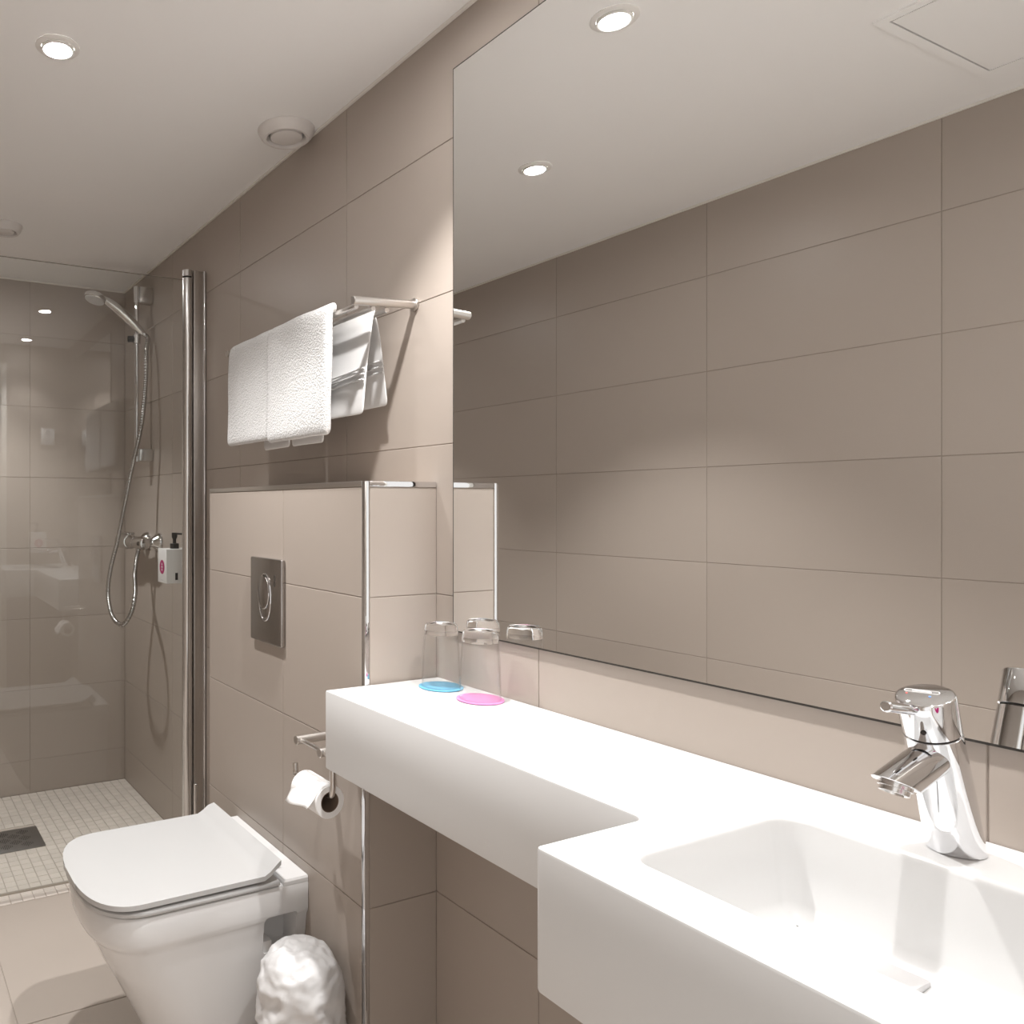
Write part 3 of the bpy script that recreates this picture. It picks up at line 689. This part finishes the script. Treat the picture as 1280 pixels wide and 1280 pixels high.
# soap dispensers
def dispenser(loc, rz, label, name='soap_dispenser', dp=0.0965):
    """box wall bracket with pump bottle; local -Y faces the label side, back at local +Y"""
    t = thing(name, label, 'soap dispenser', (0, 0, 0), 'wall soap dispensers')
    obj('holder', bx(-0.045, 0.045, -0.0965, 0.0, 0.0, 0.120, bev=0.002), 'plastic', t)
    bm = nb(); lathe(bm, (0, -0.05, 0.1205), [(0.0160, 0), (0.0160, 0.017), (0.0150, 0.018), (0.0065, 0.0185), (0.0060, 0.032), (0.0100, 0.040), (0.0105, 0.054), (0.0095, 0.0560)], seg=28, cap0=True, cap1=True)
    pm = obj('pump', bm, 'black', t)
    bm = nb(); tube(bm, [(0, -0.05, 0.1690), (0, -0.025, 0.1720), (0, -0.012, 0.1715), (0, -0.008, 0.1690)] if False else [(0.004, -0.05, 0.170), (0.018, -0.044, 0.173), (0.034, -0.036, 0.1725)], 0.0034, 12); obj('nozzle', bm, 'black', pm)
    bm = nb(); loft(bm, [[(0.025*math.cos(2*PI*k/40), -0.0966, 0.056+0.025*math.sin(2*PI*k/40)) for k in range(40)], [(0.0246*math.cos(2*PI*k/40), -0.0971, 0.056+0.0246*math.sin(2*PI*k/40)) for k in range(40)]])
    em = obj('emblem', bm, 'magenta', t, label='magenta round emblem')
    bm = nb()
    for w_, z_ in ((0.018, 0.056), (0.012, 0.066), (0.012, 0.046)): box(bm, -w_/2, w_/2, -0.0974, -0.0970, z_-0.0016, z_+0.0016)
    box(bm, -0.0016, 0.0016, -0.0974, -0.0970, 0.042, 0.071); obj('emblem_mark', bm, 'plastic', em)
    bm = nb(); box(bm, -0.014, 0.014, -0.0968, -0.0964, 0.0085, 0.0115); obj('caption', bm, 'grey_plastic', t)
    bm = nb(); box(bm, 0.0446, 0.0454, -0.064, -0.054, 0.012, 0.037); obj('level_window', bm, 'black', t)
    t.location = loc; t.rotation_euler = (0, 0, rz); WL[t] = Vector(loc)
    return t
dispenser((XR-0.0005, 2.646, 0.946), -PI/2, 'white wall soap dispenser with magenta emblem inside the shower')
t2 = dispenser((0.835, YF+0.0005, 0.945), PI, 'white wall soap dispenser beside the basin on the doorway wall')
sk = thing('wall_socket', 'white double wall socket on the doorway wall above the basin', 'socket', (0.90, YF, 1.60))
obj('cover', bx(0.862, 0.944, YF+0.0004, YF+0.011, 1.585, 1.683, bev=0.003), 'plastic', sk)
for zz in (1.613, 1.655):
    bm = nb(); lathe(bm, (0.903, YF+0.0112, zz), [(0.0185, 0), (0.0185, 0.001), (0.016, 0.001), (0.016, 0.0003)], (0, 1, 0), 28, True, True); obj('outlet', bm, 'grey_plastic', sk)

# ------------------------------------------------------------------ floor drain
fd = thing('floor_drain', 'square dark steel floor drain in the shower mosaic', 'drain', ((DR[0]+DR[1])/2, (DR[2]+DR[3])/2, 0))
obj('plate', bx(DR[0], DR[1], DR[2], DR[3], -0.003, 0.0018, bev=0.0007), 'steel_dark', fd)
bm = nb(); cxd, cyd = (DR[0]+DR[1])/2, (DR[2]+DR[3])/2
for gx, gy in ((0, 0.028), (0, -0.028), (0.036, 0), (-0.036, 0), (0.036, 0.056), (-0.036, 0.056), (0.036, -0.056), (-0.036, -0.056)):
    for k in range(-3, 4):
        L_ = 0.022*(1-abs(k)/4.2)
        box(bm, cxd+gx+k*0.0062-0.0014, cxd+gx+k*0.0062+0.0014, cyd+gy-L_, cyd+gy+L_, 0.0016, 0.0021)
obj('slots', bm, 'dark', fd, smooth=False)

# ------------------------------------------------------------------ ceiling fittings
def vent(x, y, r, label, drop=0.024):
    t = thing('ceiling_vent', label, 'vent', (x, y, ZC), 'round ceiling vents')
    bm = nb(); lathe(bm, (x, y, ZC-0.0003), [(r, 0), (r, 0.004), (r*0.90, drop*0.75), (r*0.80, drop), (r*0.70, drop*0.98), (r*0.64, drop*0.55), (r*0.62, 0.002)], (0, 0, -1), 48); obj('collar', bm, 'vent', t)
    bm = nb(); lathe(bm, (x, y, ZC-0.0004), [(r*0.62, 0), (r*0.62, 0.0012)], (0, 0, -1), 40, True, True); obj('duct', bm, 'dark', t)
    bm = nb(); lathe(bm, (x, y, ZC-0.002), [(r*0.15, 0), (r*0.15, drop*0.35), (r*0.54, drop*0.45), (r*0.57, drop*0.55), (r*0.55, drop*0.80), (r*0.45, drop*0.88)], (0, 0, -1), 48, True, True); obj('valve_disc', bm, 'vent', t)
vent(0.956, 1.765, 0.0725, 'round white ceiling vent against the wall above the towel rack')
vent(0.418, 2.785, 0.058, 'round white ceiling vent above the shower', 0.026)
hx0, hx1, hy0, hy1 = -0.176, 0.263, 0.43, 0.865
hh = thing('ceiling_hatch', 'square white access hatch in the ceiling opposite the mirror', 'hatch', ((hx0+hx1)/2, (hy0+hy1)/2, ZC))
bm = nb()
for b in ((hx0, hx1, hy0, hy0+0.019), (hx0, hx1, hy1-0.019, hy1), (hx0, hx0+0.019, hy0+0.019, hy1-0.019), (hx1-0.019, hx1, hy0+0.019, hy1-0.019)): box(bm, *b, ZC-0.005, ZC-0.0003)
obj('frame', bm, 'ceiling', hh, smooth=False)
obj('panel', bx(hx0+0.0225, hx1-0.0225, hy0+0.0225, hy1-0.0225, ZC-0.005, ZC-0.0006), 'ceiling', hh, smooth=False)
obj('gap', bx(hx0+0.019, hx1-0.019, hy0+0.019, hy1-0.019, ZC-0.0005, ZC-0.0003), 'dark', hh, smooth=False)

def downlight(x, y, label, dim=1.0):
    t = thing('downlight', label, 'downlight', (x, y, ZC), 'recessed ceiling downlights')
    bm = nb(); lathe(bm, (x, y, ZC-0.0003), [(0.0450, 0), (0.0452, 0.0015), (0.0430, 0.0035), (0.0345, 0.0042), (0.0335, 0.0010)], (0, 0, -1), 48); obj('trim_ring', bm, 'lamp_ring', t)
    bm = nb(); lathe(bm, (x, y, ZC-0.0006), [(0.0330, 0), (0.0330, 0.0075), (0.0315, 0.0085), (0.0285, 0.0080), (0.0280, 0.0050)], (0, 0, -1), 48); obj('lamp_rim', bm, 'lamp_ring', t)
    bm = nb(); lathe(bm, (x, y, ZC-0.0040), [(0.0279, 0), (0.0279, 0.0015)], (0, 0, -1), 40, True, True); obj('lamp_face', bm, 'lamp', t)
    ld = bpy.data.lights.new('downlight_beam', 'SPOT'); ld.energy = SPOT_W*dim; ld.color = (1.0, 0.985, 0.97)
    ld.spot_size = math.radians(90); ld.spot_blend = 0.6; ld.shadow_soft_size = 0.02
    lo = bpy.data.objects.new('downlight_beam', ld); COL.objects.link(lo); lo.parent = t; lo.location = (0, 0, -0.014)
downlight(0.355, 1.655, 'lit recessed downlight in the ceiling in front of the toilet')
downlight(0.735, 1.079, 'lit recessed downlight in the ceiling above the counter shelf')
downlight(0.355, 2.950, 'lit recessed downlight in the ceiling inside the shower', 0.7)
downlight(0.750, 0.370, 'lit recessed downlight in the ceiling above the basin', 0.78)
